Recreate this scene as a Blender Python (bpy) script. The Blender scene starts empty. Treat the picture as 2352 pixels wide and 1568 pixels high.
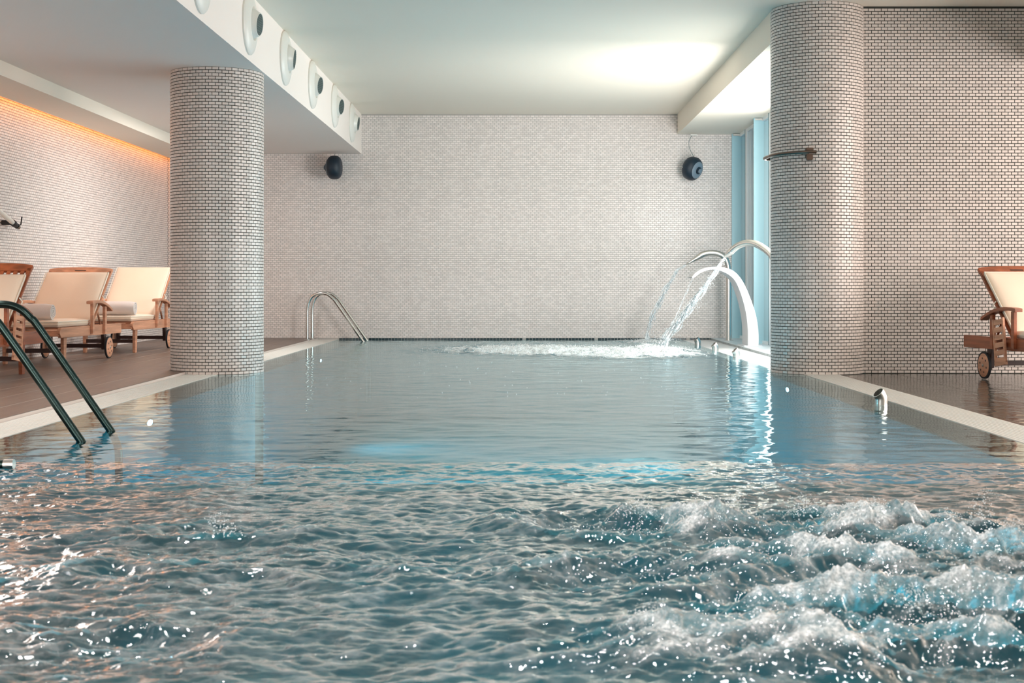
import bpy, bmesh, math, random
import numpy as np
from mathutils import Vector, Matrix

random.seed(7)
RNG = np.random.default_rng(11)
S = bpy.context.scene
COL = S.collection

# ------------------------------------------------------------------ camera
H = 0.85                 # eye height above the water
cam = bpy.data.cameras.new('camera')
cam.sensor_width = 36.0
cam.lens = 3200 / 2352 * 36.0
cam.shift_x = -20 / 2352
cam.shift_y = -127 / 2352
cam.clip_start = 0.05
cam.clip_end = 200
cam.dof.use_dof = True
cam.dof.focus_distance = 15.0
cam.dof.aperture_fstop = 8.0
camo = bpy.data.objects.new('camera', cam)
camo.location = (0, 0, H)
camo.rotation_euler = (math.radians(90), 0, 0)
COL.objects.link(camo)
S.camera = camo

# ------------------------------------------------------------------ world + exposure
S.view_settings.view_transform = 'Standard'
S.view_settings.look = 'None'
S.view_settings.exposure = 1.0
S.view_settings.gamma = 1.0
S.view_settings.use_curve_mapping = False
w = bpy.data.worlds.new('world')
S.world = w
w.use_nodes = True
w.node_tree.nodes['Background'].inputs[0].default_value = (0.62, 0.86, 1.0, 1)
w.node_tree.nodes['Background'].inputs[1].default_value = 0.8
S.cycles.max_bounces = 10
S.cycles.diffuse_bounces = 5
S.cycles.glossy_bounces = 5
S.cycles.transmission_bounces = 8
S.cycles.transparent_max_bounces = 16
S.cycles.caustics_reflective = False
S.cycles.caustics_refractive = False
S.cycles.sample_clamp_indirect = 4.0
S.cycles.use_denoising = True


def area(name, loc, rot, sx, sy, power, color, spread=180):
    l = bpy.data.lights.new(name, 'AREA')
    l.shape = 'RECTANGLE'
    l.size = sx
    l.size_y = sy
    l.energy = power
    l.color = color
    l.spread = math.radians(spread)
    o = bpy.data.objects.new(name, l)
    o.location = loc
    o.rotation_euler = [math.radians(a) for a in rot]
    COL.objects.link(o)
    return o


# daylight through the glazed side by the fountains (faces -X)
area('window_side_light', (3.42, 16.7, 1.75), (0, 90, 0), 2.7, 5.2, 96, (1.0, 0.955, 0.88))
# added panel hidden behind the column, brightening the far wall (faces +Y)
area('window_side_light', (3.1, 15.7, 1.7), (90, 0, 8), 0.55, 2.8, 75, (1.0, 0.97, 0.94))
# added fill light, out of view past the wet deck (faces -X)
area('side_fill', (8.9, 8.3, 1.9), (0, 90, 0), 2.8, 9.0, 350, (1.0, 0.89, 0.83))
# added weak fill, unseen behind the camera (faces +Y)
area('camera_side_fill', (0.0, -1.8, 2.2), (90, 0, 0), 9.0, 2.4, 8, (1.0, 0.95, 0.91))
area('lounge_fill', (-4.1, 0.6, 1.3), (101, 0, 0), 2.4, 1.8, 62, (1.0, 0.90, 0.84))  # added light out of view, lifting the lounge soffit
# added fill lights, unseen: a grid over the whirlpool, two over the lounge
for _x in (-1.6, 0.1, 1.8):
    for _y in (1.6, 3.4, 5.2):
        area('whirlpool_fill', (_x, _y, 3.55), (0, 0, 0), 0.18, 0.18, 10, (1.0, 0.97, 0.95))
area('lounge_top_fill', (-4.3, 8.2, 2.93), (0, 0, 0), 0.8, 3.2, 42, (1.0, 0.90, 0.83))
area('lounge_top_fill', (-3.80, 17.5, 2.93), (0, 0, 0), 0.6, 2.2, 30, (1.0, 0.92, 0.87))


# ------------------------------------------------------------------ helpers
def link(o, parent=None):
    COL.objects.link(o)
    if parent is not None:
        o.parent = parent
    return o


def tag(o, label=None, cat=None, group=None, kind=None):
    if label:
        o['label'] = label
    if cat:
        o['category'] = cat
    if group:
        o['group'] = group
    if kind:
        o['kind'] = kind
    return o


def empty(name, loc=(0, 0, 0), rz=0.0, **k):
    o = bpy.data.objects.new(name, None)
    o.location = loc
    o.rotation_euler = (0, 0, rz)
    link(o)
    return tag(o, **k)


def mesh_obj(name, V, F, mat, parent=None, smooth=False, sharp=None):
    me = bpy.data.meshes.new(name)
    me.from_pydata([tuple(v) for v in V], [], F)
    me.materials.append(mat)
    if smooth:
        me.polygons.foreach_set('use_smooth', [True] * len(me.polygons))
        if sharp:
            me.set_sharp_from_angle(angle=math.radians(sharp))
    me.update()
    return link(bpy.data.objects.new(name, me), parent)


class MB:
    """collects solids into one mesh"""

    def __init__(self):
        self.V = []
        self.F = []

    def add(self, V, F):
        n = len(self.V)
        self.V += [Vector(v) for v in V]
        self.F += [tuple(i + n for i in f) for f in F]
        return self

    def box(self, lo, hi, M=None):
        x0, y0, z0 = lo
        x1, y1, z1 = hi
        V = [Vector(p) for p in ((x0, y0, z0), (x1, y0, z0), (x1, y1, z0), (x0, y1, z0), (x0, y0, z1), (x1, y0, z1), (x1, y1, z1), (x0, y1, z1))]
        if M is not None:
            V = [M @ v for v in V]
        return self.add(V, [(0, 3, 2, 1), (4, 5, 6, 7), (0, 1, 5, 4), (1, 2, 6, 5), (2, 3, 7, 6), (3, 0, 4, 7)])

    def tube(self, pts, r, n=12, caps=True, open_end=False):
        P = [Vector(p) for p in pts]
        R = r if isinstance(r, (list, tuple)) else [r] * len(P)
        V, F = [], []
        up = None
        for i, p in enumerate(P):
            t = (P[min(i + 1, len(P) - 1)] - P[max(i - 1, 0)]).normalized()
            if up is None:
                up = Vector((0, 1, 0)) if abs(t.y) < .9 else Vector((1, 0, 0))
            u = (up - t * up.dot(t)).normalized()
            up = u
            v = t.cross(u)
            for k in range(n):
                a = 2 * math.pi * k / n
                V.append(p + (u * math.cos(a) + v * math.sin(a)) * R[i])
        for i in range(len(P) - 1):
            for k in range(n):
                a, b = i * n + k, i * n + (k + 1) % n
                F.append((a, b, b + n, a + n))
        if caps:
            F.append(tuple(range(n - 1, -1, -1)))
            if not open_end:
                F.append(tuple((len(P) - 1) * n + k for k in range(n)))
        return self.add(V, F)

    def lathe(self, prof, n=32, M=None, axis='z'):
        """prof: list of (radius, height)"""
        V, F = [], []
        for r, z in prof:
            for k in range(n):
                a = 2 * math.pi * k / n
                if axis == 'z':
                    p = Vector((r * math.cos(a), r * math.sin(a), z))
                else:
                    p = Vector((z, r * math.cos(a), r * math.sin(a)))
                V.append(M @ p if M is not None else p)
        for i in range(len(prof) - 1):
            for k in range(n):
                a, b = i * n + k, i * n + (k + 1) % n
                F.append((a, b, b + n, a + n))
        F.append(tuple(range(n - 1, -1, -1)))
        F.append(tuple((len(prof) - 1) * n + k for k in range(n)))
        return self.add(V, F)

    def prism(self, outline, a0, a1, plane='xz', M=None):
        """extrude a closed 2D outline; plane xz -> along y, yz -> along x, xy -> along z"""
        def P(u, v, w_):
            p = {'xz': Vector((u, w_, v)), 'yz': Vector((w_, u, v)), 'xy': Vector((u, v, w_))}[plane]
            return M @ p if M is not None else p
        n = len(outline)
        V = [P(u, v, a0) for u, v in outline] + [P(u, v, a1) for u, v in outline]
        F = [tuple(range(n)), tuple(range(2 * n - 1, n - 1, -1))]
        F += [(i, i + n, (i + 1) % n + n, (i + 1) % n) for i in range(n)]
        return self.add(V, F)

    def build(self, name, mat, parent=None, smooth=False, sharp=40, bevel=0, seg=2):
        me = bpy.data.meshes.new(name)
        me.from_pydata([tuple(v) for v in self.V], [], self.F)
        bm = bmesh.new()
        bm.from_mesh(me)
        bmesh.ops.recalc_face_normals(bm, faces=bm.faces)
        if bevel:
            bmesh.ops.bevel(bm, geom=bm.edges[:], offset=bevel, segments=seg, affect='EDGES', clamp_overlap=True)
        bm.to_mesh(me)
        bm.free()
        me.materials.append(mat)
        if smooth or bevel:
            me.polygons.foreach_set('use_smooth', [True] * len(me.polygons))
            me.set_sharp_from_angle(angle=math.radians(sharp))
        me.update()
        return link(bpy.data.objects.new(name, me), parent)


def spline(pts, n=8):
    """Catmull-Rom through pts"""
    P = [Vector(p) for p in pts]
    out = []
    for i in range(len(P) - 1):
        p0 = P[i - 1] if i else P[0] * 2 - P[1]
        p1, p2 = P[i], P[i + 1]
        p3 = P[i + 2] if i + 2 < len(P) else P[-1] * 2 - P[-2]
        for k in range(n):
            t = k / n
            out.append(0.5 * ((2 * p1) + (p2 - p0) * t + (2 * p0 - 5 * p1 + 4 * p2 - p3) * t * t + (3 * p1 - p0 - 3 * p2 + p3) * t ** 3))
    out.append(P[-1])
    return out


def copy_tree(o, parent=None):
    c = o.copy()
    COL.objects.link(c)
    c.parent = parent
    for ch in list(o.children):
        copy_tree(ch, c)
    return c


# ------------------------------------------------------------------ vectorised noise
_perm = RNG.permutation(256)
_perm = np.concatenate([_perm, _perm])
_ga = RNG.uniform(0, 2 * np.pi, 256)
_gx, _gy = np.cos(_ga), np.sin(_ga)


def perlin(x, y):
    xi, yi = np.floor(x).astype(int), np.floor(y).astype(int)
    xf, yf = x - xi, y - yi
    u, v = xf * xf * xf * (xf * (xf * 6 - 15) + 10), yf * yf * yf * (yf * (yf * 6 - 15) + 10)
    xi &= 255
    yi &= 255

    def g(ix, iy, fx, fy):
        h = _perm[_perm[ix & 255] + (iy & 255)]
        return _gx[h] * fx + _gy[h] * fy
    a = g(xi, yi, xf, yf)
    b = g(xi + 1, yi, xf - 1, yf)
    c = g(xi, yi + 1, xf, yf - 1)
    d = g(xi + 1, yi + 1, xf - 1, yf - 1)
    return ((a * (1 - u) + b * u) * (1 - v) + (c * (1 - u) + d * u) * v) * 1.5


def fbm(x, y, o=4, gain=.5):
    s, a = 0, 1
    for i in range(o):
        s = s + a * perlin(x + 17.3 * i, y - 9.1 * i)
        x, y, a = x * 2.03, y * 2.03, a * gain
    return s


def ridged(x, y, o=4, gain=.55):
    s, a, n = 0, 1, 0
    for i in range(o):
        s = s + a * (1 - np.abs(perlin(x + 31.7 * i, y + 5.3 * i)) * 1.6)
        n += a
        x, y, a = x * 2.07, y * 2.07, a * gain
    return s / n


def sstep(a, b, x):
    t = np.clip((x - a) / (b - a), 0, 1)
    return t * t * (3 - 2 * t)


# ------------------------------------------------------------------ materials
def srgb(r, g, b):
    f = lambda c: (c / 255 / 12.92) if c <= 10.3 else ((c / 255 + .055) / 1.055) ** 2.4
    return (f(r), f(g), f(b), 1)


def mat(name, color, rough=.5, metal=0.0, noise=None, bump=None, coat=0.0, spec=0.5, sheen=0.0):
    """noise=(scale, amount, stretch) varies colour; bump=(scale, strength)"""
    m = bpy.data.materials.new(name)
    m.use_nodes = True
    nt = m.node_tree
    b = nt.nodes['Principled BSDF']
    b.inputs['Roughness'].default_value = rough
    b.inputs['Metallic'].default_value = metal
    b.inputs['Coat Weight'].default_value = coat
    b.inputs['Specular IOR Level'].default_value = spec
    b.inputs['Sheen Weight'].default_value = sheen
    b.inputs['Base Color'].default_value = color
    tc = nt.nodes.new('ShaderNodeTexCoord')
    if noise:
        sc, am, st = noise
        mp = nt.nodes.new('ShaderNodeMapping')
        mp.inputs['Scale'].default_value = st
        nz = nt.nodes.new('ShaderNodeTexNoise')
        nz.inputs['Scale'].default_value = sc
        nz.inputs['Detail'].default_value = 4
        nt.links.new(tc.outputs['Object'], mp.inputs[0])
        nt.links.new(mp.outputs[0], nz.inputs[0])
        mr = nt.nodes.new('ShaderNodeMapRange')
        mr.inputs['From Min'].default_value = .3
        mr.inputs['From Max'].default_value = .7
        mr.inputs['To Min'].default_value = 1 - am
        mr.inputs['To Max'].default_value = 1 + am
        nt.links.new(nz.outputs['Fac'], mr.inputs['Value'])
        vm = nt.nodes.new('ShaderNodeVectorMath')
        vm.operation = 'SCALE'
        vm.inputs[0].default_value = color[:3]
        nt.links.new(mr.outputs[0], vm.inputs['Scale'])
        nt.links.new(vm.outputs[0], b.inputs['Base Color'])
    if bump:
        nz = nt.nodes.new('ShaderNodeTexNoise')
        nz.inputs['Scale'].default_value = bump[0]
        nz.inputs['Detail'].default_value = 3
        nt.links.new(tc.outputs['Object'], nz.inputs[0])
        bp = nt.nodes.new('ShaderNodeBump')
        bp.inputs['Strength'].default_value = bump[1]
        bp.inputs['Distance'].default_value = .01
        nt.links.new(nz.outputs['Fac'], bp.inputs['Height'])
        nt.links.new(bp.outputs[0], b.inputs['Normal'])
    return m


def emit(name, color, strength):
    m = bpy.data.materials.new(name)
    m.use_nodes = True
    nt = m.node_tree
    nt.nodes.remove(nt.nodes['Principled BSDF'])
    e = nt.nodes.new('ShaderNodeEmission')
    e.inputs[0].default_value = color
    e.inputs[1].default_value = strength
    nt.links.new(e.outputs[0], nt.nodes['Material Output'].inputs[0])
    return m


def tile_mat(name, color, rough=.3):
    """glazed mosaic: each tile slightly off in tone (own random, or the mesh's tint attribute)"""
    m = mat(name, color, rough)
    nt = m.node_tree
    b = nt.nodes['Principled BSDF']
    at = nt.nodes.new('ShaderNodeAttribute')
    at.attribute_name = 'tint'
    oi = nt.nodes.new('ShaderNodeObjectInfo')
    ad = nt.nodes.new('ShaderNodeMath')
    ad.operation = 'ADD'
    nt.links.new(at.outputs['Fac'], ad.inputs[0])
    nt.links.new(oi.outputs['Random'], ad.inputs[1])
    fr = nt.nodes.new('ShaderNodeMath')
    fr.operation = 'FRACT'
    nt.links.new(ad.outputs[0], fr.inputs[0])
    mr = nt.nodes.new('ShaderNodeMapRange')
    mr.inputs['To Min'].default_value = .90
    mr.inputs['To Max'].default_value = 1.06
    nt.links.new(fr.outputs[0], mr.inputs['Value'])
    vm = nt.nodes.new('ShaderNodeVectorMath')
    vm.operation = 'SCALE'
    vm.inputs[0].default_value = color[:3]
    nt.links.new(mr.outputs[0], vm.inputs['Scale'])
    nt.links.new(vm.outputs[0], b.inputs['Base Color'])
    return m


M = {
    'ceiling': mat('ceiling_plaster', (.86, .80, .70, 1), .9, bump=(60, .03)),
    'soffit': mat('soffit_plaster', (.90, .83, .78, 1), .9, bump=(60, .03)),
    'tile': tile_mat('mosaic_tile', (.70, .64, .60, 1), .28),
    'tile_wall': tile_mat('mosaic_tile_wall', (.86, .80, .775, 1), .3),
    'grout': mat('grout', (.045, .05, .045, 1), .9),
    'grout_wall': mat('grout_wall', (.46, .44, .42, 1), .9),
    'grout_left': mat('grout_light', (.34, .30, .29, 1), .9),
    'darktile': mat('dark_waterline_tile', (.01, .035, .045, 1), .2),
    'deck': mat('deck_plank', (.15, .112, .093, 1), .38, noise=(6, .16, (3, .3, 1)), bump=(40, .1)),
    'deck_joint': mat('deck_joint', (.62, .56, .52, 1), .8),
    'wetdeck': mat('wet_deck', (.075, .074, .06, 1), .10, noise=(1.6, .55, (1, 1, 1)), bump=(5, 1.0), coat=.0),
    'wetjoint': mat('wet_joint', (.03, .03, .027, 1), .2),
    'apron': mat('apron_tile', (.20, .16, .13, 1), .25, noise=(9, .25, (1, 1, 1))),
    'whitestone': mat('white_ledge', (.70, .73, .74, 1), .3, noise=(5, .06, (1, 1, 1))),
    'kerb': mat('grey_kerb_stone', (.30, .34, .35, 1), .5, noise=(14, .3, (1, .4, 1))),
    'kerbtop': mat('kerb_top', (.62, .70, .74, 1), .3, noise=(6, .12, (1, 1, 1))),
    'grate': mat('white_grating', (.78, .77, .73, 1), .45),
    'channel': mat('drain_channel', (.05, .055, .055, 1), .6),
    'basin': mat('pool_tile_blue', (.004, .36, .46, 1), .5, noise=(3, .1, (1, 1, 1))),
    'spabasin': mat('spa_tile_teal', (.006, .20, .25, 1), .5, noise=(3, .3, (1, 1, 1))),
    'steel': mat('brushed_steel', (.62, .62, .60, 1), .2, 1.0),
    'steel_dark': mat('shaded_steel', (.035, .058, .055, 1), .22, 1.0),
    'steel_pale': mat('pale_brushed_steel', (.62, .61, .58, 1), .3, 1.0),
    'whitemetal': mat('white_coated_metal', (.62, .64, .67, 1), .35),
    'frame': mat('window_frame_white', (.85, .90, .92, 1), .35),
    'frame_dark': mat('window_frame_teal', (.03, .17, .21, 1), .4),
    'fin': mat('blue_panel', (.40, .66, .74, 1), .35),
    'wood': mat('teak', (.32, .09, .036, 1), .4, noise=(9, .35, (1.0, .18, 3.0)), coat=.15),
    'wood_pale': mat('weathered_teak', (.60, .30, .185, 1), .5, noise=(9, .25, (1.0, .18, 3.0))),
    'wood_dark': mat('dark_teak', (.05, .022, .018, 1), .45, noise=(9, .3, (1, .2, 3))),
    'cushion': mat('cream_canvas', (.84, .70, .56, 1), .85, bump=(160, .1), sheen=.2),
    'cushion_edge': mat('cream_piping', (.84, .80, .70, 1), .8),
    'towel': mat('white_terry', (.86, .80, .77, 1), .95, bump=(350, .6), sheen=.4),
    'rubber': mat('black_rubber', (.012, .014, .018, 1), .6),
    'speaker': mat('navy_speaker_shell', (.008, .022, .040, 1), .38, bump=(500, .25)),
    'speaker_cap': mat('grey_speaker_cap', (.22, .28, .34, 1), .35),
    'white_plastic': mat('white_plastic', (.80, .79, .74, 1), .3),
    'nozzle_in': mat('nozzle_inner', (.60, .50, .42, 1), .5),  # pinkish brown stands in for shade inside the white nozzle
    'grille': mat('dark_grille', (.035, .055, .055, 1), .5),
    'cable': mat('cable_grey', (.10, .18, .17, 1), .6),
    'cove': emit('cove_lamp', (1.0, .33, .06, 1), 10.0),
    'poollamp': emit('pool_lamp', (.35, .75, 1.0, 1), 14.0),
    'foamball': mat('foam_white', (.82, .88, .90, 1), .3, spec=.8),
}


def glass_pane():
    m = bpy.data.materials.new('teal_window_glass')
    m.use_nodes = True
    nt = m.node_tree
    nt.nodes.remove(nt.nodes['Principled BSDF'])
    tr = nt.nodes.new('ShaderNodeBsdfTransparent')
    tr.inputs[0].default_value = (.33, .60, .66, 1)
    gl = nt.nodes.new('ShaderNodeBsdfGlossy')
    gl.inputs['Roughness'].default_value = .03
    mx = nt.nodes.new('ShaderNodeMixShader')
    fr = nt.nodes.new('ShaderNodeFresnel')
    fr.inputs[0].default_value = 0.8
    nt.links.new(fr.outputs[0], mx.inputs[0])
    nt.links.new(tr.outputs[0], mx.inputs[1])
    nt.links.new(gl.outputs[0], mx.inputs[2])
    nt.links.new(mx.outputs[0], nt.nodes['Material Output'].inputs[0])
    return m


def water_mat(name, tint, bumps, foam_col=(.80, .86, .88, 1), ior=1.33, gloss=(1, 1, 1, 1), gain=1.0):
    """clear water: Fresnel mirror over a tinted see-through body; the mesh's foam attribute adds froth"""
    m = bpy.data.materials.new(name)
    m.use_nodes = True
    nt = m.node_tree
    nt.nodes.remove(nt.nodes['Principled BSDF'])
    tc = nt.nodes.new('ShaderNodeTexCoord')
    prev = None
    for sc, stx, sty, stren, dist in bumps:
        mp = nt.nodes.new('ShaderNodeMapping')
        mp.inputs['Scale'].default_value = (stx, sty, 1)
        nz = nt.nodes.new('ShaderNodeTexNoise')
        nz.inputs['Scale'].default_value = sc
        nz.inputs['Detail'].default_value = 3
        nt.links.new(tc.outputs['Object'], mp.inputs[0])
        nt.links.new(mp.outputs[0], nz.inputs[0])
        bp = nt.nodes.new('ShaderNodeBump')
        bp.inputs['Strength'].default_value = stren
        bp.inputs['Distance'].default_value = dist
        nt.links.new(nz.outputs['Fac'], bp.inputs['Height'])
        if prev:
            nt.links.new(prev.outputs[0], bp.inputs['Normal'])
        prev = bp
    tr = nt.nodes.new('ShaderNodeBsdfTransparent')
    tr.inputs[0].default_value = tint
    gl = nt.nodes.new('ShaderNodeBsdfGlossy')
    gl.inputs['Roughness'].default_value = .02
    gl.inputs[0].default_value = gloss
    fr = nt.nodes.new('ShaderNodeFresnel')
    fr.inputs[0].default_value = ior
    mx = nt.nodes.new('ShaderNodeMixShader')
    for n in (gl, fr):
        if prev:
            nt.links.new(prev.outputs[0], n.inputs['Normal'])
    gn = nt.nodes.new('ShaderNodeMath')
    gn.operation = 'MULTIPLY'
    gn.use_clamp = True
    gn.inputs[1].default_value = gain
    nt.links.new(fr.outputs[0], gn.inputs[0])
    nt.links.new(gn.outputs[0], mx.inputs[0])
    nt.links.new(tr.outputs[0], mx.inputs[1])
    nt.links.new(gl.outputs[0], mx.inputs[2])
    # froth
    at = nt.nodes.new('ShaderNodeAttribute')
    at.attribute_name = 'foam'
    nz = nt.nodes.new('ShaderNodeTexNoise')
    nz.inputs['Scale'].default_value = 85
    nz.inputs['Detail'].default_value = 5
    nz.inputs['Roughness'].default_value = .65
    nt.links.new(tc.outputs['Object'], nz.inputs[0])
    mr = nt.nodes.new('ShaderNodeMapRange')
    mr.inputs['From Min'].default_value = .38
    mr.inputs['From Max'].default_value = .66
    nt.links.new(nz.outputs['Fac'], mr.inputs['Value'])
    mu = nt.nodes.new('ShaderNodeMath')
    mu.operation = 'MULTIPLY'
    nt.links.new(at.outputs['Fac'], mu.inputs[0])
    ad = nt.nodes.new('ShaderNodeMath')
    ad.operation = 'MULTIPLY_ADD'
    ad.inputs[1].default_value = .75
    ad.inputs[2].default_value = .35
    nt.links.new(mr.outputs[0], ad.inputs[0])
    nt.links.new(ad.outputs[0], mu.inputs[1])
    mu.use_clamp = True
    df = nt.nodes.new('ShaderNodeBsdfPrincipled')
    df.inputs['Base Color'].default_value = foam_col
    df.inputs['Roughness'].default_value = .25
    if prev:
        nt.links.new(prev.outputs[0], df.inputs['Normal'])
    m2 = nt.nodes.new('ShaderNodeMixShader')
    nt.links.new(mu.outputs[0], m2.inputs[0])
    nt.links.new(mx.outputs[0], m2.inputs[1])
    nt.links.new(df.outputs[0], m2.inputs[2])
    nt.links.new(m2.outputs[0], nt.nodes['Material Output'].inputs[0])
    return m


def jet_mat():
    m = bpy.data.materials.new('falling_water')
    m.use_nodes = True
    nt = m.node_tree
    nt.nodes.remove(nt.nodes['Principled BSDF'])
    tr = nt.nodes.new('ShaderNodeBsdfTransparent')
    tr.inputs[0].default_value = (.93, .97, .98, 1)
    pr = nt.nodes.new('ShaderNodeBsdfPrincipled')
    pr.inputs['Base Color'].default_value = (.93, .96, .98, 1)
    pr.inputs['Roughness'].default_value = .1
    pr.inputs['Specular IOR Level'].default_value = .9
    lw = nt.nodes.new('ShaderNodeLayerWeight')
    lw.inputs[0].default_value = .35
    tc = nt.nodes.new('ShaderNodeTexCoord')
    nz = nt.nodes.new('ShaderNodeTexNoise')
    nz.inputs['Scale'].default_value = 40
    nz.inputs['Detail'].default_value = 4
    nt.links.new(tc.outputs['Object'], nz.inputs[0])
    mr = nt.nodes.new('ShaderNodeMapRange')
    mr.inputs['From Min'].default_value = .42
    mr.inputs['From Max'].default_value = .68
    mr.inputs['To Min'].default_value = .10
    mr.inputs['To Max'].default_value = .85
    nt.links.new(nz.outputs['Fac'], mr.inputs['Value'])
    mxm = nt.nodes.new('ShaderNodeMath')
    mxm.operation = 'MAXIMUM'
    nt.links.new(mr.outputs[0], mxm.inputs[0])
    nt.links.new(lw.outputs['Fresnel'], mxm.inputs[1])
    mx = nt.nodes.new('ShaderNodeMixShader')
    nt.links.new(mxm.outputs[0], mx.inputs[0])
    nt.links.new(tr.outputs[0], mx.inputs[1])
    nt.links.new(pr.outputs[0], mx.inputs[2])
    nt.links.new(mx.outputs[0], nt.nodes['Material Output'].inputs[0])
    return m


M['glass'] = glass_pane()
M['pool'] = water_mat('pool_water', (.86, .97, 1.0, 1), [(5, .7, 1.6, .16, .02), (26, .8, 1.5, .08, .006)], ior=1.36, gloss=(.80, .95, .98, 1), gain=1.2)
M['spa'] = water_mat('spa_water', (.85, .97, .98, 1), [(14, .8, 1.3, .4, .012), (60, 1, 1, .3, .004)], foam_col=(.80, .82, .83, 1), ior=1.42, gloss=(1, .99, .98, 1), gain=2.1)
M['jet'] = jet_mat()

# ------------------------------------------------------------------ room shell
YB = 22.11               # far wall
ZC = 3.579               # main ceiling
XBL, ZBL = -2.529, 2.95  # long bulkhead over the lounge
XW = -5.6                # lounge wall
PL, PR = -2.59, 2.42     # pool edges
YS = 6.7                 # submerged wall between spa and pool
YR = 13.6                # wall beside the wet deck
ZD = 0.03                # lounge deck level
TW, TH, GAP, TP = .0635, .0307, .0056, .004


def slab(name, lo, hi, m, **k):
    o = MB().box(lo, hi).build(name, m)
    tag(o, kind='structure', **k)
    return o


slab('ceiling', (XBL, -2, ZC), (9.2, YB + .2, ZC + .2), M['ceiling'])
slab('trim_1', (-4.83, -2, ZBL), (XBL, YB, ZC + .2), M['soffit'])          # lowered bulkhead over the lounge
slab('trim_2', (-5.37, -2, 2.81), (-4.83, YB, ZC + .2), M['ceiling'])      # second, lower step by the lounge wall
slab('trim_3', (2.487, YR + .2, 3.26), (3.95, YB, ZC), M['ceiling'])       # beam over the window ledge
slab('ceiling_cove', (XW - .2, -2, 3.25), (-5.37, YB, 3.45), M['soffit'])
slab('shade_box', (5.06, 11.3, 3.02), (5.7, YR, ZC), M['soffit'])           # box added just past the frame to shade the wall's upper corner
slab('wall_front', (-5.8, -2.2, -.2), (9.2, -2, ZC + .2), M['soffit'])
slab('wall_side', (9.0, -2, -.2), (9.2, YR + .2, ZC + .2), M['soffit'])


def tile_mesh():
    """one glazed tile, bevelled, lying in xz, facing -y"""
    w_, h_, e = (TW - GAP) / 2, (TH - GAP) / 2, .0015
    V = [(-w_, 0, -h_), (w_, 0, -h_), (w_, 0, h_), (-w_, 0, h_),
         (-w_, -TP + e, -h_), (w_, -TP + e, -h_), (w_, -TP + e, h_), (-w_, -TP + e, h_),
         (-w_ + e, -TP, -h_ + e), (w_ - e, -TP, -h_ + e), (w_ - e, -TP, h_ - e), (-w_ + e, -TP, h_ - e)]
    F = []
    for a in (0, 4):
        for i in range(4):
            j = (i + 1) % 4
            F.append((a + i, a + j, a + j + 4, a + i + 4))
    F.append((8, 9, 10, 11))
    return V, F


def tile_field(name, frames, m, parent):
    """many tiles joined: frames = list of (origin, tangent, outward normal, half width scale)"""
    n = len(frames)
    w_, h_, e = (TW - GAP) / 2, (TH - GAP) / 2, .0015
    loc = np.array([[-w_, 0, -h_], [w_, 0, -h_], [w_, 0, h_], [-w_, 0, h_],
                    [-w_ + e, TP, -h_ + e], [w_ - e, TP, -h_ + e], [w_ - e, TP, h_ - e], [-w_ + e, TP, h_ - e]])
    O = np.array([f[0] for f in frames])
    T = np.array([f[1] for f in frames])
    N = np.array([f[2] for f in frames])
    jit = RNG.normal(0, .0006, (n, 1))
    V = (O[:, None, :] + T[:, None, :] * loc[None, :, 0:1] + N[:, None, :] * (loc[None, :, 1:2] + (loc[None, :, 1:2] > 0) * jit[:, None, :])
         + np.array([0, 0, 1.0])[None, None, :] * loc[None, :, 2:3])
    quads = np.array([[0, 1, 5, 4], [1, 2, 6, 5], [2, 3, 7, 6], [3, 0, 4, 7], [4, 5, 6, 7]])
    Q = (quads[None] + 8 * np.arange(n)[:, None, None]).reshape(-1, 4)
    me = bpy.data.meshes.new(name)
    me.vertices.add(8 * n)
    me.vertices.foreach_set('co', V.reshape(-1).astype(np.float32))
    me.loops.add(Q.size)
    me.loops.foreach_set('vertex_index', Q.reshape(-1).astype(np.int32))
    me.polygons.add(len(Q))
    me.polygons.foreach_set('loop_start', np.arange(0, Q.size, 4, dtype=np.int32))
    me.polygons.foreach_set('loop_total', np.full(len(Q), 4, dtype=np.int32))
    at = me.attributes.new('tint', 'FLOAT', 'FACE')
    at.data.foreach_set('value', np.repeat(RNG.random(n), 5).astype(np.float32))
    me.polygons.foreach_set('use_smooth', np.zeros(len(Q), dtype=bool))
    me.materials.append(m)
    me.update(calc_edges=True)
    o = link(bpy.data.objects.new(name, me), parent)
    o['kind'] = 'stuff'
    return o


def tile_singles(frames, m, parent):
    V, F = tile_mesh()
    first = None
    for (o3, t3, n3) in frames:
        if first is None:
            me = bpy.data.meshes.new('tile')
            me.from_pydata(V, [], F)
            me.materials.append(m)
            me.update()
            first = me
        o = bpy.data.objects.new('tile', first)
        t, nn = Vector(t3), Vector(n3)
        R = Matrix((t, -nn, Vector((0, 0, 1)))).transposed()
        o.matrix_local = Matrix.Translation(Vector(o3)) @ R.to_4x4()
        link(o, parent)


def wall_tiles(x_of, u0, u1, z0, z1, t, n, skip=None):
    """running-bond frames on a flat wall; x_of(u, z) -> world point"""
    out = []
    rows = int((z1 - z0) / TH)
    for r in range(rows):
        z = z0 + (r + .5) * TH
        off = TW / 2 if r % 2 else 0
        k = int((u1 - u0) / TW)
        for i in range(k):
            u = u0 + off + (i + .5) * TW
            if u + TW / 2 > u1 + .002:
                continue
            if skip and skip(u, z):
                continue
            out.append((x_of(u, z), t, n))
    return out


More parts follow.
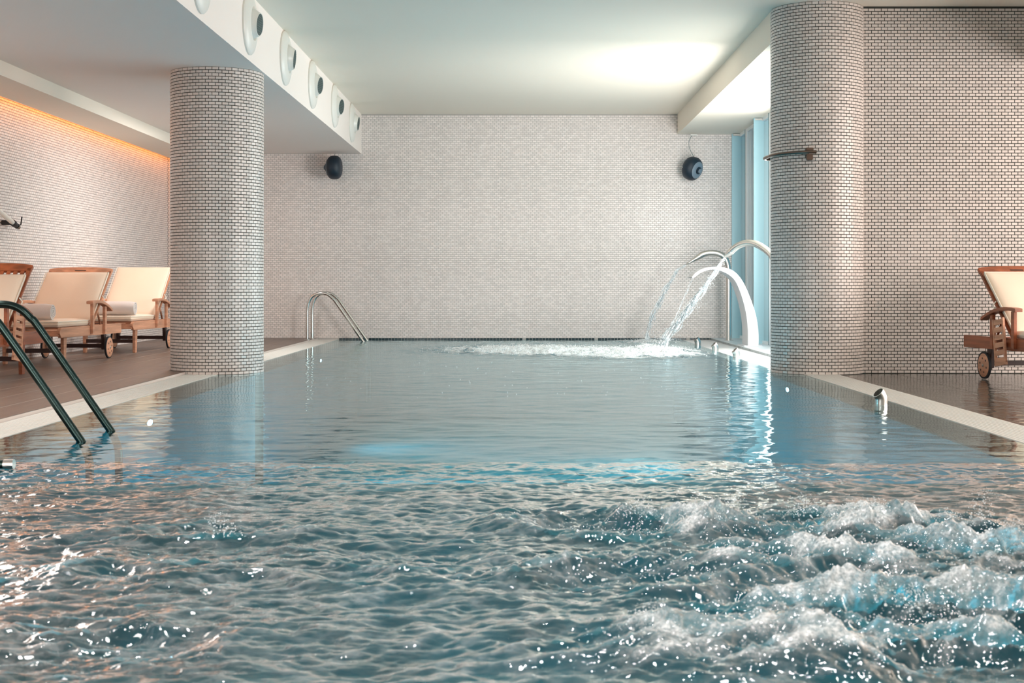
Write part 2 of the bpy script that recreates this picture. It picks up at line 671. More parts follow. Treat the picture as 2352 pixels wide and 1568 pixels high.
# far wall: tiles a few pixels each, joined
wb = slab('wall_back', (-5.8, YB, -1.4), (3.47, YB + .2, ZC + .2), M['grout_wall'])
fr = wall_tiles(lambda u, z: (u, YB, z), -5.62, 3.465, .03, ZC, (1, 0, 0), (0, -1, 0),
                skip=lambda u, z: (u < -2.55 and z > 2.97) or (u > 2.5 and z > 3.29))
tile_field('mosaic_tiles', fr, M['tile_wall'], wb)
mb = MB()
u = -2.88
while u < 3.0:
    if random.random() > .04:
        mb.box((u, YB - .004, .001), (u + .046, YB + .01, .027))
    u += .052
mb.build('waterline_tiles', M['darktile'], wb)['kind'] = 'stuff'

# lounge wall
wl = slab('wall_left', (XW - .2, -2, -.2), (XW, YB, 3.25), M['grout_left'])
fr = wall_tiles(lambda u, z: (XW, u, z), 9.5, YB, ZD, 3.2, (0, -1, 0), (1, 0, 0))
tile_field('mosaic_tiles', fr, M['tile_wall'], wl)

# wall beside the wet deck, facing the camera
wr = slab('wall_right', (3.15, YR, -.3), (9.0, YR + .2, ZC), M['grout'])
fr = wall_tiles(lambda u, z: (u, YR, z), 3.17, 7.2, 0, ZC, (1, 0, 0), (0, -1, 0))
key = lambda f: abs(f[0][0] - 4.05) / .65 + abs(f[0][2] - 1.1) * 1.2
fr.sort(key=key)
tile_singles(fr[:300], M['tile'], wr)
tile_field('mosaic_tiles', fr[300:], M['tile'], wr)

# outer wall along the window side
ws = slab('wall_window_side', (3.60, YR + .2, -.3), (3.95, YB + .2, .03), M['kerb'])


# ------------------------------------------------------------------ columns
def column(x, y, top, label):
    R = .453
    root = empty('tiled_column', (x, y, 0), label=label, cat='column')
    MB().lathe([(R - .004, -1.2), (R - .004, top)], 64).build('core', M['grout'], root, smooth=True)
    n = 45
    rows = int(top / TH) + 1
    th = top / rows
    fr = []
    for r in range(rows):
        z = (r + .5) * th
        for i in range(n):
            a = 2 * math.pi * (i + (.5 if r % 2 else 0)) / n
            c, s = math.cos(a), math.sin(a)
            fr.append(((R * c - .004 * c, R * s - .004 * s, z), (-s, c, 0), (c, s, 0)))
    va = math.atan2(-y, -x)   # towards the camera

    def vis(f):
        a = math.atan2(f[2][1], f[2][0]) - va
        a = abs((a + math.pi) % (2 * math.pi) - math.pi)
        return max(a / 1.15, abs(f[0][2] - 1.0) / .36)
    fr.sort(key=vis)
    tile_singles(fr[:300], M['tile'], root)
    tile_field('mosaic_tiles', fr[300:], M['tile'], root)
    return root


column(-3.00, 13.77, ZBL, 'round mosaic tiled column rising beside the row of loungers')
column(2.93, 13.78, ZC, 'taller round mosaic tiled column with a bent steel bar fixed to it')

# ------------------------------------------------------------------ floors
fl = slab('floor', (XW, -2, -.2), (-3.22, YB, ZD - .0006), M['deck_joint'])
me_cache = {}
PWX, PLY = .298, 1.2
for i in range(8):
    for j in range(17):
        x0 = XW + i * PWX
        y0 = 3.4 + j * PLY - (.6 if i % 2 else 0)
        y1 = min(y0 + PLY, YB)
        if y1 - y0 < .05:
            continue
        keyy = round(y1 - y0, 3)
        if keyy not in me_cache:
            b = MB().box((.004, .003, -.0035), (PWX - .004, keyy - .003, .0)).build('plank', M['deck'], fl)
            me_cache[keyy] = b.data
        else:
            b = link(bpy.data.objects.new('plank', me_cache[keyy]), fl)
        b.location = (x0, y0, ZD + random.uniform(0, .0006))
fr_ = slab('floor_side', (3.05, -2, -.2), (9.0, YR, -.012), M['wetjoint'])
sm = None
for i in range(10):
    for j in range(13):
        x0, y0 = 3.05 + i * .594, -2 + j * 1.2
        if sm is None:
            b = MB().box((.0015, .0015, -.01), (.5925, 1.1985, 0)).build('plank', M['wetdeck'], fr_)
            sm = b.data
        else:
            b = link(bpy.data.objects.new('plank', sm), fr_)
        b.location = (x0, y0, -.002)

# basin (below the water), in two halves
mb = MB()
mb.box((PL, YS, -1.35), (PR, YB, -1.25))
mb.box((PL - .1, YS, -1.3), (PL, YB, -.02))
mb.box((PR, YS, -1.3), (PR + .1, YB, -.02))
mb.box((PL, YB - .05, -1.3), (PR, YB - .001, -.01))
pb = mb.build('pool_basin', M['basin'])
tag(pb, kind='structure')
mb = MB()
mb.box((PL, -2, -1.05), (PR, YS - .25, -.95))
mb.box((PL - .1, -2, -1.0), (PL, YS, -.02))
mb.box((PR, -2, -1.0), (PR + .1, YS, -.02))
mb.box((PL, YS - .25, -1.3), (PR, YS, -.10))
tag(mb.build('spa_basin', M['spabasin']), kind='structure')
slab('trim_4', (-2.90, -2, -.2), (PL - .001, YB, -.010), M['apron'])
slab('trim_5', (PR + .001, -2, -.2), (2.71, YR, -.010), M['apron'])
slab('trim_6', (PR + .001, YR, -.2), (3.01, YB, -.004), M['whitestone'])
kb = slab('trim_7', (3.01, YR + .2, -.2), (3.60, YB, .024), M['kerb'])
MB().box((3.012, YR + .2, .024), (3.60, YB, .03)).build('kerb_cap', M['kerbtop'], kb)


# overflow gratings: slats one by one
def grate(x0, x1, y0, y1, label):
    root = empty('overflow_grate', (x0, y0, 0), label=label, cat='grate')
    MB().box((.0, 0, -.06), (x1 - x0, y1 - y0, -.03)).build('channel', M['channel'], root)
    n = 11
    p = (x1 - x0) / n
    me = None
    for i in range(n):
        if me is None:
            b = MB().box((.0045, 0, -.03), (p - .0045, y1 - y0, .006)).build('slat', M['grate'], root, bevel=.003, seg=1)
            me = b.data
        else:
            b = link(bpy.data.objects.new('slat', me), root)
        b.location = (i * p, 0, 0)
    mb = MB()
    y = .5
    while y < y1 - y0 - .1:
        mb.box((.002, y, -.029), (x1 - x0 - .002, y + .02, -.006))
        y += .5
    mb.build('cross_bars', M['grate'], root)['kind'] = 'stuff'
    return root


grate(-3.215, -2.90, -1.0, 13.38, 'white slatted overflow grate beside the deck, running up to the round column')
grate(-3.215, -2.90, 14.2, YB, 'white slatted overflow grate behind the column, under the distant ladder')
grate(2.71, 3.045, -1.0, 13.36, 'white slatted overflow grate along the dark wet deck')

# ------------------------------------------------------------------ windows by the fountains
XG = 3.465
for k in range(4):
    y1 = 22.06 - k * 2.04
    y0 = y1 - 2.04
    root = empty('window_%d' % (k + 1), (XG, y1, 0), kind='structure')
    ym = -.62          # mullion
    MB().box((.02, -2.04, .03), (.03, 0, 3.26)).build('pane', M['glass'], root)
    MB().box((-.125, -.06 if k else -.04, .03), (0.02, -.02 if k else 0, 3.255)).build('blue_panel', M['fin'], root)
    MB().box((-.01, ym - .16, .03), (.05, ym, 3.26)).build('mullion', M['frame'], root, bevel=.006)
    MB().box((-.012, ym, .03), (.05, ym + .03, 3.26)).build('gasket', M['frame_dark'], root)
    MB().box((-.005, -2.0, 3.21), (.045, -.04, 3.26)).build('head_rail', M['frame'], root)
    MB().box((-.005, -2.0, .03), (.045, -.04, .07)).build('bottom_rail', M['frame'], root)
    for q in (.08, .20, .30, .55, .8):
        MB().box((.0, ym - .16 - q, .07), (.035, ym - .16 - q + .03, 3.2)).build('glazing_bar', M['frame'], root)
    MB().box((-.11, -.075, 3.225), (.0, -.045, 3.25)).build('blind_bracket', M['steel_pale'], root)


# ------------------------------------------------------------------ air nozzles in the bulkhead
def air_nozzle(y, yaw, pitch, label):
    root = empty('air_nozzle', (XBL, y, 3.285), label=label, cat='vent', group='round air nozzles along the bulkhead')
    MB().lathe([(.145, .004), (.287, .0), (.290, .016), (.275, .032), (.235, .046), (.185, .060), (.160, .058), (.148, .040), (.145, .01)], 56, axis='x').build('flange', M['white_plastic'], root, smooth=True, sharp=50)
    MB().lathe([(.150, .004), (.147, .02), (.0, .021)], 40, axis='x').build('throat', M['nozzle_in'], root, smooth=True)
    R = Matrix.Rotation(yaw, 4, 'Z') @ Matrix.Rotation(pitch, 4, 'Y')
    prof = [(.150 * math.cos(t), .150 * math.sin(t) * .95) for t in [math.radians(a) for a in range(4, 44, 5)]]
    prof += [(.107, .112), (.101, .112), (.100, .10)]
    ball = MB().lathe(prof, 40, M=R, axis='x').build('ball', M['white_plastic'], root, smooth=True, sharp=50)
    MB().lathe([(.100, .098), (.100, .110), (.0, .1105)], 36, M=R, axis='x').build('grille', M['grille'], ball, smooth=True, sharp=40)
    mb = MB()
    for q in range(-4, 5):
        hw = math.sqrt(max(.0001, .094 ** 2 - (q * .021) ** 2))
        mb.box((.1105, -hw, q * .021 - .002), (.1135, hw, q * .021 + .002), M=R)
    mb.build('grille_bars', M['cable'], ball)['kind'] = 'stuff'


NZ = [(10.97, .0, .25, 'the nearest white air nozzle on the bulkhead, cut by the top of the frame'),
      (12.93, -.10, .10, 'white air nozzle second from the camera on the bulkhead, above the column'),
      (14.90, .03, .10, 'white air nozzle third from the camera, aimed straight out'),
      (16.85, -.18, .12, 'white air nozzle fourth from the camera, turned to the lens'),
      (18.85, -.22, .12, 'white air nozzle last but one before the tiled far wall'),
      (20.78, -.05, .12, 'farthest white air nozzle, next to the tiled far wall')]
for a in NZ:
    air_nozzle(*a)


# ------------------------------------------------------------------ pool ladders
def ladder(ya, yb, label):
    root = empty('pool_ladder', (-3.262, (ya + yb) / 2, ZD), label=label, cat='ladder', group='steel pool ladders')
    pts = [(0, -.03), (0, .2), (0, .42), (.012, .53), (.045, .62), (.10, .68), (.18, .712), (.27, .708), (.335, .68), (.39, .63), (.445, .565), (.825, .02), (.87, -.05)]
    pts += [(.90, -.13), (.905, -.25), (.905, -.55), (.905, -.95)]
    for y in (ya, yb):
        P = spline([(px, y - (ya + yb) / 2, pz) for px, pz in pts], 5)
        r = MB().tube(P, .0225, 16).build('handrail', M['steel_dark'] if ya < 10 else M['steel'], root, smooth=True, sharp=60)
    for y in (ya, yb):
        MB().lathe([(.05, 0), (.05, .004), (.044, .01), (.026, .012)], 24, M=Matrix.Translation((0, y - (ya + yb) / 2, 0.001))).build('floor_flange', M['steel'], root, smooth=True)
    for z in (-.35, -.6, -.85):
        MB().box((.84, -abs(yb - ya) / 2 + .02, z), (.92, abs(yb - ya) / 2 - .02, z + .03)).build('tread', M['steel'], root, bevel=.004)


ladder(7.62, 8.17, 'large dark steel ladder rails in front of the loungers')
ladder(21.28, 21.78, 'small bright steel ladder against the tiled far wall')


# ------------------------------------------------------------------ elbow nozzles on the pool edge
def elbow(x, y, rz, label, r=.044, grp='steel elbow spouts on the pool edge'):
    root = empty('water_spout', (x, y, -.012), rz, label=label, cat='spout', group=grp)
    P = [(0, 0, 0)] + [(-.075 + .075 * math.cos(a), 0, .045 + .075 * math.sin(a)) for a in [math.radians(q) for q in range(0, 52, 6)]]
    mb = MB()
    mb.tube(P, r, 20, caps=False)
    mb.tube(P, r * .86, 20, caps=False)
    n = 20
    L = len(P)
    for k in range(n):
        a, b = (L - 1) * n + k, (L - 1) * n + (k + 1) % n
        mb.F.append((a, b, b + L * n, a + L * n))
    mb.build('pipe', M['steel_pale'], root, smooth=True, sharp=50)
    MB().lathe([(r * 1.35, 0), (r * 1.35, .008), (r * 1.02, .012)], 20).build('collar', M['steel_pale'], root, smooth=True)


elbow(2.585, 9.99, .25, 'dark steel elbow spout standing by itself before the slatted grate', r=.046)
elbow(2.57, 16.6, .2, 'steel elbow spout on the white ledge nearest to the column')
elbow(2.55, 18.26, .2, 'middle steel elbow spout of three on the white ledge')
elbow(2.55, 20.07, .2, 'farthest steel elbow spout on the white ledge, near the far wall')
o = empty('pipe_stub', (-2.55, 6.42, .0), 0, label='short dark pipe stub poking from the water near the big ladder', cat='pipe')
MB().tube([(-.05, 0, .030), (.15, 0, .030), (.20, 0, .030)], .021, 16).build('pipe', M['steel_dark'], o, smooth=True)
MB().tube([(.17, 0, .030), (.215, 0, .030)], .024, 16).build('end_collar', M['steel'], o, smooth=True)


# ------------------------------------------------------------------ fountains
def px(x, y, Y):
    return ((x - 1196) / 3200 * Y, Y, H + (657 - y) / 3200 * Y)


def swan(name, pts, tip, base, label):
    root = empty(name, base, label=label, cat='fountain')
    B = Vector(base)
    P = spline([Vector(base) - B] + [Vector(p) - B for p in pts], 6)
    for _ in range(26):
        P = [P[0]] + [(P[i - 1] + P[i] * 2 + P[i + 1]) / 4 for i in range(1, len(P) - 1)] + [P[-1]]
    MB().tube(P, .043, 20).build('pipe', M['steel_pale'], root, smooth=True, sharp=60)
    e, f_ = P[-1], Vector(tip) - B
    d = (f_ - e).normalized()
    # flattened nozzle: round at the pipe, a thin wide slot at the mouth
    V, F = [], []
    n = 20
    up = Vector((0, 0, 1))
    s = d.cross(up).normalized()
    v = s.cross(d)
    for i, (t, a, b) in enumerate(((-.05, .045, .045), (0, .047, .046), (.35, .044, .036), (.8, .045, .018), (1.0, .046, .010))):
        c = e + (f_ - e) * t
        for k in range(n):
            q = 2 * math.pi * k / n
            V.append(c + s * a * math.cos(q) + v * b * math.sin(q))
    for i in range(4):
        for k in range(n):
            a, b = i * n + k, i * n + (k + 1) % n
            F.append((a, b, b + n, a + n))
    F += [tuple(range(n)), tuple(4 * n + k for k in range(n))]
    MB().add(V, F).build('spout', M['steel_pale'], root, smooth=True, sharp=50)
    MB().lathe([(.07, 0), (.07, .006), (.045, .010)], 24).build('base_flange', M['steel_pale'], root, smooth=True)


# far pipe arch
YF = 21.1
far = [px(1673.7, 700, YF), px(1673.7, 628, YF), px(1672.5, 606, YF), px(1666, 591.5, YF), px(1653.6, 582, YF), px(1635, 579, YF), px(1619, 582, YF), px(1613, 584.5, YF)]
swan('pipe_fountain', far, px(1576, 607, YF), (far[0][0], YF, .03), 'steel pipe fountain with a long tapered spout, against the tiled wall')
near = [(3.17, 17.3, 1.0), (3.165, 17.3, 1.15), (3.12, 17.36, 1.255), px(1757, 572, 17.45), px(1740, 560, 17.55), px(1722, 556.5, 17.65), px(1704.5, 559, 17.75), px(1689, 567.5, 17.83), px(1679, 577, 17.87)]
swan('pipe_fountain', near, px(1666, 590, 17.93), (3.17, 17.3, .03), 'steel pipe fountain rising behind the tiled column, pouring the strongest stream')

# white blade arch
YA = 19.0
outer = [(1742.5, 797), (1742.5, 765), (1737, 726), (1726, 691), (1713, 659), (1700, 637), (1682.8, 620.8), (1657, 613), (1635, 612.5), (1613.4, 617.5), (1598, 626), (1588.5, 637)]
inner = [(1718, 797), (1717.5, 750), (1712, 710.8), (1702.3, 676), (1689.3, 645.7), (1674, 630.6), (1652.5, 620.5), (1635, 618.6), (1615, 623.5), (1602, 631.5), (1592, 639)]
root = empty('blade_fountain', (3.17, YA + .25, .03), label='white curved blade fountain arching in front of the blue window', cat='fountain')


def resample(pl, n):
    P = spline([(a, b, 0) for a, b in pl], 10)
    d = [0]
    for i in range(1, len(P)):
        d.append(d[-1] + (P[i] - P[i - 1]).length)
    out = []
    j = 0
    for k in range(n):
        t = d[-1] * k / (n - 1)
        while j < len(d) - 2 and d[j + 1] < t:
            j += 1
        f = (t - d[j]) / max(1e-6, d[j + 1] - d[j])
        out.append(P[j].lerp(P[j + 1], min(1, f)))
    return out


NO = 40
oo, ii = resample(outer, NO), resample(inner, NO)
V, F = [], []
B = Vector((3.17, YA + .25, .03))
for k in range(NO):
    dep = .5
    for q, yy in ((oo[k], 0), (ii[k], 0), (ii[k], dep), (oo[k], dep)):
        p = px(q.x, q.y, YA)
        V.append(Vector((p[0], YA + yy, max(.03, p[2]))) - B)
for k in range(NO - 1):
    for j in range(4):
        a, b = 4 * k + j, 4 * k + (j + 1) % 4
        F.append((a, b, b + 4, a + 4))
F += [(0, 1, 2, 3), tuple(4 * (NO - 1) + j for j in range(4))]
MB().add(V, F).build('blade', M['whitemetal'], root, bevel=.006, sharp=30)
MB().box((-.13, -.29, 0), (.12, .29, .012)).build('base_plate', M['whitemetal'], root, bevel=.004)


# streams
def stream(name, pts, r0, r1, strands, drops, label, flat=1.0):
    P = spline(pts, 10)
    n = len(P)
    mb = MB()
    for s in range(strands):
        ph, am = random.uniform(0, 6.28), random.uniform(.15, 1.0)
        a0, a1 = (0, 1) if s < 4 else (random.uniform(0, .5), random.uniform(.6, 1))
        Q, R = [], []
        w1, w2 = random.uniform(6, 14), random.uniform(0, 6.28)
        for i, p in enumerate(P):
            t = i / (n - 1)
            if t < a0 or t > a1:
                continue
            rad = (r0 + (r1 - r0) * t) * am
            wob = 1 + .35 * math.sin(w1 * t * 3 + w2)
            Q.append(p + Vector((math.cos(ph + 2 * t) * rad * wob, math.sin(ph + 2 * t) * rad * wob * flat, math.sin(ph) * rad * .5)))
            R.append(max(.0012, (.010 if s < 4 else .0055) * (.6 + .5 * math.sin(w1 * 4 * t + ph)) * (.7 + .8 * t) * r1 / .06))
        if len(Q) > 3:
            mb.tube(Q, R, 6)
    o = mb.build(name, M['jet'], smooth=True, sharp=80)
    tag(o, label=label, cat='water', kind='stuff')
    # loose drops travelling with it
    D = []
    for _ in range(drops):
        t = random.random() ** .7
        p = P[int(t * (n - 1))]
        rad = (r0 + (r1 - r0) * t) * random.gauss(0, 1.0)
        D.append((p.x + rad, p.y + rad * random.uniform(-1, 1) * flat, p.z + random.gauss(0, .5) * rad, random.uniform(.0018, .0045)))
    return D


_ico = bmesh.new()
bmesh.ops.create_icosphere(_ico, subdivisions=1, radius=1)
ICO_V = np.array([v.co[:] for v in _ico.verts])
ICO_F = np.array([[v.index for v in f.verts] for f in _ico.faces])
_ico.free()


def droplets(name, D, m, label, cat='water'):
    D = np.array(D)
    n = len(D)
    V = (D[:, None, :3] + ICO_V[None] * D[:, None, 3:4]).reshape(-1, 3)
    Fq = (ICO_F[None] + 12 * np.arange(n)[:, None, None]).reshape(-1, 3)
    me = bpy.data.meshes.new(name)
    me.vertices.add(len(V))
    me.vertices.foreach_set('co', V.reshape(-1).astype(np.float32))
    me.loops.add(Fq.size)
    me.loops.foreach_set('vertex_index', Fq.reshape(-1).astype(np.int32))
    me.polygons.add(len(Fq))
    me.polygons.foreach_set('loop_start', np.arange(0, Fq.size, 3, dtype=np.int32))
    me.polygons.foreach_set('loop_total', np.full(len(Fq), 3, dtype=np.int32))
    me.polygons.foreach_set('use_smooth', np.ones(len(Fq), dtype=bool))
    me.materials.append(m)
    me.update(calc_edges=True)
    o = link(bpy.data.objects.new(name, me))
    return tag(o, label=label, cat=cat, kind='stuff')


DR = []
DR += stream('water_stream', [px(1665.5, 591, 17.93), px(1644, 622, 18.0), px(1620, 656, 18.1), px(1592, 693, 18.2), px(1566, 728, 18.3), px(1538, 765, 18.4), px(1510, 804, 18.45)], .022, .075, 26, 1200,
             'thick white stream falling from the nearer pipe fountain')
DR += stream('water_stream', [px(1576, 608, YF), px(1557, 622, YF), px(1538, 650, YF), px(1522, 678, YF), px(1506, 711, YF), px(1493, 742, YF), px(1484, 785, YF)], .02, .06, 14, 500,
             'thin broken stream falling from the farther pipe fountain')
DR += stream('water_stream', [px(1591, 640, 19.25), px(1583, 656, 19.25), px(1573, 680, 19.25), px(1560, 710, 19.25), px(1545, 745, 19.25), px(1530, 795, 19.25)], .006, .016, 4, 60,
             'faint sheet of water dropping from the white blade fountain', flat=8)

# ------------------------------------------------------------------ water surfaces
CH = [  # churning spots of the spa: x, y, spread x, spread y, strength
    (0.75, 4.75, .50, .26, 1.0), (1.28, 4.85, .40, .25, .95), (1.45, 4.35, .30, .30, .9), (0.45, 4.95, .35, .22, .7), (0.95, 4.25, .50, .22, .9), (0.9, 3.75, .50, .26, .85),
    (0.55, 3.25, .45, .30, 1.0), (1.15, 3.45, .40, .35, .9), (0.25, 4.1, .40, .25, .55),
    (-1.05, 4.75, .45, .25, .45), (-0.4, 4.2, .5, .4, .30), (-1.2, 4.1, .45, .25, .40), (-1.0, 3.3, .4, .3, .45), (0.0, 5.0, .4, .3, .35)]


def churn(x, y):
    c = 0
    for cx, cy, sx, sy, s in CH:
        c = c + s * np.exp(-((x - cx) / sx) ** 2 - ((y - cy) / sy) ** 2)
    return np.clip(c, 0, 1.25)


def splashzone(x, y):
    """where the streams strike"""
    a = np.exp(-((x - 1.85) / .38) ** 2 - ((y - 18.4) / .8) ** 2)
    b = np.exp(-((x - 1.9) / .35) ** 2 - ((y - 21.1) / .55) ** 2)
    c = 1.0 * np.exp(-((x - .9) / .95) ** 2 - ((y - 18.0) / .75) ** 2)
    d = .38 * np.exp(-((x - .2) / 1.3) ** 2 - ((y - 19.6) / 1.3) ** 2)
    e = .9 * np.exp(-((x - 1.35) / .8) ** 2 - ((y - 17.1) / .8) ** 2) + .55 * np.exp(-((x + .1) / 1.1) ** 2 - ((y - 18.3) / 1.1) ** 2)
    return np.clip(a + b + c + d + e, 0, 1.2)


def height(x, y):
    spa = 1 - sstep(6.3, 7.1, y)
    far = sstep(7, 11, y)
    h = .0052 * fbm(x * .9 + 3, y * 1.15, 3) * (1 - .55 * far)
    h = h + .0038 * fbm(x * 3.4, y * 4.6 + 9, 3) * (1 - .25 * far)
    # long curved ripples near the spa edge
    h = h + spa * .010 * fbm(x * 1.7 + 8, y * 3.3, 4, .55)
    h = h + spa * .012 * (ridged(x * 4.6, y * 8.0, 4) - .6) * 1.4
    h = h + spa * .0035 * fbm(x * 14, y * 20, 2)
    c = churn(x, y)
    lump = ridged(x * 1.5 + 5, y * 2.5, 2, .45) - .48
    h = h + c * (.105 * np.clip(lump, -.2, 1) * 1.5 + .028 * (ridged(x * 8, y * 10, 3) - .5) + .012 * fbm(x * 30, y * 34, 2) + .012)
    z = splashzone(x, y)
    h = h + z * (.012 + .055 * (ridged(x * 3.2, y * 3.2, 3) - .45) + .03 * (ridged(x * 11, y * 9, 2) - .5)) + .05 * np.exp(-((x - 1.75) / .16) ** 2 - ((y - 18.6) / .35) ** 2) + .04 * np.exp(-((x - .45) / .14) ** 2 - ((y - 17.9) / .3) ** 2)
    return h


def foam(x, y, h):
    c = churn(x, y)
    n = ridged(x * 3.6 + 2, y * 5.2, 4, .6)
    f = sstep(.62, .97, n) * sstep(.10, .9, c) * .35 * sstep(-.01, .03, h)
    f = f + sstep(.030, .085, h) * (.30 + .75 * sstep(.45, .85, n))
    m = .5 + .5 * fbm(x * .8 + 4, y * 1.1 + 2, 2)
    st = sstep(.60, .92, ridged(x * 4.6, y * 8.0, 4)) * .30 + sstep(.55, .95, n) * .18
    f = f + (1 - sstep(5.6, 6.5, y)) * st * np.clip(m * 1.3, .25, 1)
    z = splashzone(x, y)
    zz = z * (.30 + 1.05 * ridged(x * 2.2, y * 1.6, 3)) * (.7 + .6 * ridged(x * 9, y * 6, 2))
    f = f + sstep(.22, .62, zz)
    return np.clip(f, 0, 1)


def water_grid(name, x0, x1, y0, y1, nx, ny, m, label):
    xs = np.linspace(x0, x1, nx)
    ys = np.linspace(y0, y1, ny)
    X, Y = np.meshgrid(xs, ys)
    Z = height(X, Y)
    edge = np.minimum(sstep(0, .25, X - (-2.9)), sstep(0, .25, (2.71 if y0 < 10 else 3.2) - X))
    edge = edge * np.minimum(sstep(-.35, .15, X - PL), sstep(-.35, .15, PR - X) * .999 + .001)
    Z = Z * edge * .96 + .002
    Fo = foam(X, Y, Z) * sstep(0, .12, edge)
    V = np.stack([X, Y, Z], -1).reshape(-1, 3)
    idx = np.arange(nx * ny).reshape(ny, nx)
    Q = np.stack([idx[:-1, :-1], idx[:-1, 1:], idx[1:, 1:], idx[1:, :-1]], -1).reshape(-1, 4)
    me = bpy.data.meshes.new(name)
    me.vertices.add(len(V))
    me.vertices.foreach_set('co', V.reshape(-1).astype(np.float32))
    me.loops.add(Q.size)
    me.loops.foreach_set('vertex_index', Q.reshape(-1).astype(np.int32))
    me.polygons.add(len(Q))
    me.polygons.foreach_set('loop_start', np.arange(0, Q.size, 4, dtype=np.int32))
    me.polygons.foreach_set('loop_total', np.full(len(Q), 4, dtype=np.int32))
    me.polygons.foreach_set('use_smooth', np.ones(len(Q), dtype=bool))
    at = me.attributes.new('foam', 'FLOAT', 'POINT')
    at.data.foreach_set('value', Fo.reshape(-1).astype(np.float32))
    me.materials.append(m)
    me.update(calc_edges=True)
    o = link(bpy.data.objects.new(name, me))
    return tag(o, label=label, cat='water', kind='stuff')


water_grid('spa_water', -2.90, 2.71, 1.6, YS, 640, 560, M['spa'], 'dark churning water of the whirlpool, bubbling up in white froth')
water_grid('pool_water', -2.90, 2.71, YS, 13.6, 330, 300, M['pool'], 'calm blue pool water between the whirlpool and the two columns')
water_grid('pool_water', -2.90, 2.56, 13.6, YB - .005, 300, 420, M['pool'], 'pale pool water before the tiled far wall, stirred by the falling streams')

# drops and bubbles over the water
n = 2600
D = []
while len(D) < n:
    x, y = random.uniform(-1.8, 2.2), random.uniform(2.8, 5.4)
    c = float(churn(np.array([x]), np.array([y]))[0])
    if random.random() > max(0, c - .35) * 1.5:
        continue
    z = float(height(np.array([x]), np.array([y]))[0])
    up = abs(random.gauss(0, .016)) * c
    D.append((x, y, z + up, random.uniform(.0009, .0028)))
# tall splashes
for cx, cy, hh in ((1.55, 4.75, .13), (1.0, 5.0, .08), (.72, 4.9, .09), (1.25, 4.95, .07), (.42, 5.0, .06), (-.98, 4.6, .07), (1.5, 4.3, .10), (.3, 3.35, .06), (1.0, 3.5, .07)):
    ang = random.uniform(-.5, .5)
    for _ in range(170):
        t = random.random()
        D.append((cx + math.sin(ang) * t * hh + random.gauss(0, .012 + .03 * (1 - t)), cy + random.gauss(0, .03), .03 + hh * t, random.uniform(.0008, .0030) * (1.2 - .6 * t)))
droplets('spa_drops', D, M['foamball'], 'white drops thrown up over the whirlpool froth')
D = []
while len(D) < 3800:
    x, y = random.uniform(-1.6, 2.7), random.uniform(16.2, 21.9)
    c = float(splashzone(np.array([x]), np.array([y]))[0])
    if random.random() > max(0, c - .15):
        continue
    D.append((x, y, .004 + float(height(np.array([x]), np.array([y]))[0]) + abs(random.gauss(0, .022)) * c, random.uniform(.0015, .0048)))
for _ in range(160):
    x, y = random.uniform(-1.9, 2.3), random.uniform(10.5, 18.5)
    D.append((x, y, .002, random.uniform(.002, .005)))
droplets('splash_drops', D + DR, M['foamball'], 'white spray where the fountain streams strike the pool')

# underwater lamps
def pool_light(x, y, nx_, e=170):
    l = bpy.data.lights.new('underwater_spot', 'SPOT')
    l.energy = e
    l.color = (.22, .85, 1.0)
    l.shadow_soft_size = .08
    l.spot_size = math.radians(112)
    l.spot_blend = 1.0
    lo = bpy.data.objects.new('underwater_spot', l)
    lo.location = (x + .12 * nx_, y, -.28)
    lo.rotation_euler = (0, math.radians(-62 * nx_), 0)
    link(lo)


for i, (x, y, z, nx_, lab) in enumerate(((PL + .001, 9.7, -.10, 1, 'glowing oval underwater lamp beyond the large ladder'),
                                       (PR - .001, 12.6, -.085, -1, 'glowing oval underwater lamp below the taller column'),
                                       (PL + .001, 18.0, -.11, 1, 'glowing oval underwater lamp before the far ladder'))):
    r = empty('pool_lamp', (x, y, z), label=lab, cat='lamp', group='underwater pool lamps')
    MB().lathe([(.0, .0), (.075, .001), (.07, .008 * nx_), (.0, .010 * nx_)], 24, M=Matrix.Scale(.3, 4, (0, 0, 1)), axis='x').build('lens', M['poollamp'], r, smooth=True)
    MB().lathe([(.078, .0), (.10, .0), (.097, .006 * nx_), (.08, .008 * nx_)], 28, M=Matrix.Scale(.36, 4, (0, 0, 1)), axis='x').build('bezel', M['steel'], r, smooth=True)
    pool_light(x, y, nx_, 55 if y > 15 else 170)
for x, y, nx_ in ((PR - .001, 8.6, -1), (PR - .001, 16.0, -1), (PL + .001, 14.0, 1)):  # extra unseen spots added to brighten the basin, no fixtures
    pool_light(x, y, nx_, 50 if y > 15 else 170)
for x, rz in ((PL + .1, -48), (PR - .1, 48)):  # added spots below the frame, brightening the spa basin
    l = bpy.data.lights.new('spa_fill_spot', 'SPOT')
    l.energy = 26
    l.color = (.4, .85, 1.0)
    l.spot_size = math.radians(150)
    l.spot_blend = .6
    l.shadow_soft_size = .08
    lo = bpy.data.objects.new('spa_fill_spot', l)
    lo.location = (x, 4.0, -.3)
    lo.rotation_euler = (0, math.radians(rz), 0)
    link(lo)

# cove lamp strip along the lounge wall
cv = empty('cove_light', (-5.46, 9.0, 3.12), label='hidden orange strip light glowing in the gap over the lounge wall', cat='light')
MB().box((-.02, 0, 0), (.02, 13.0, .02)).build('lamp_strip', M['cove'], cv)
MB().box((-.035, 0, .02), (.035, 13.0, .04)).build('strip_holder', M['white_plastic'], cv)


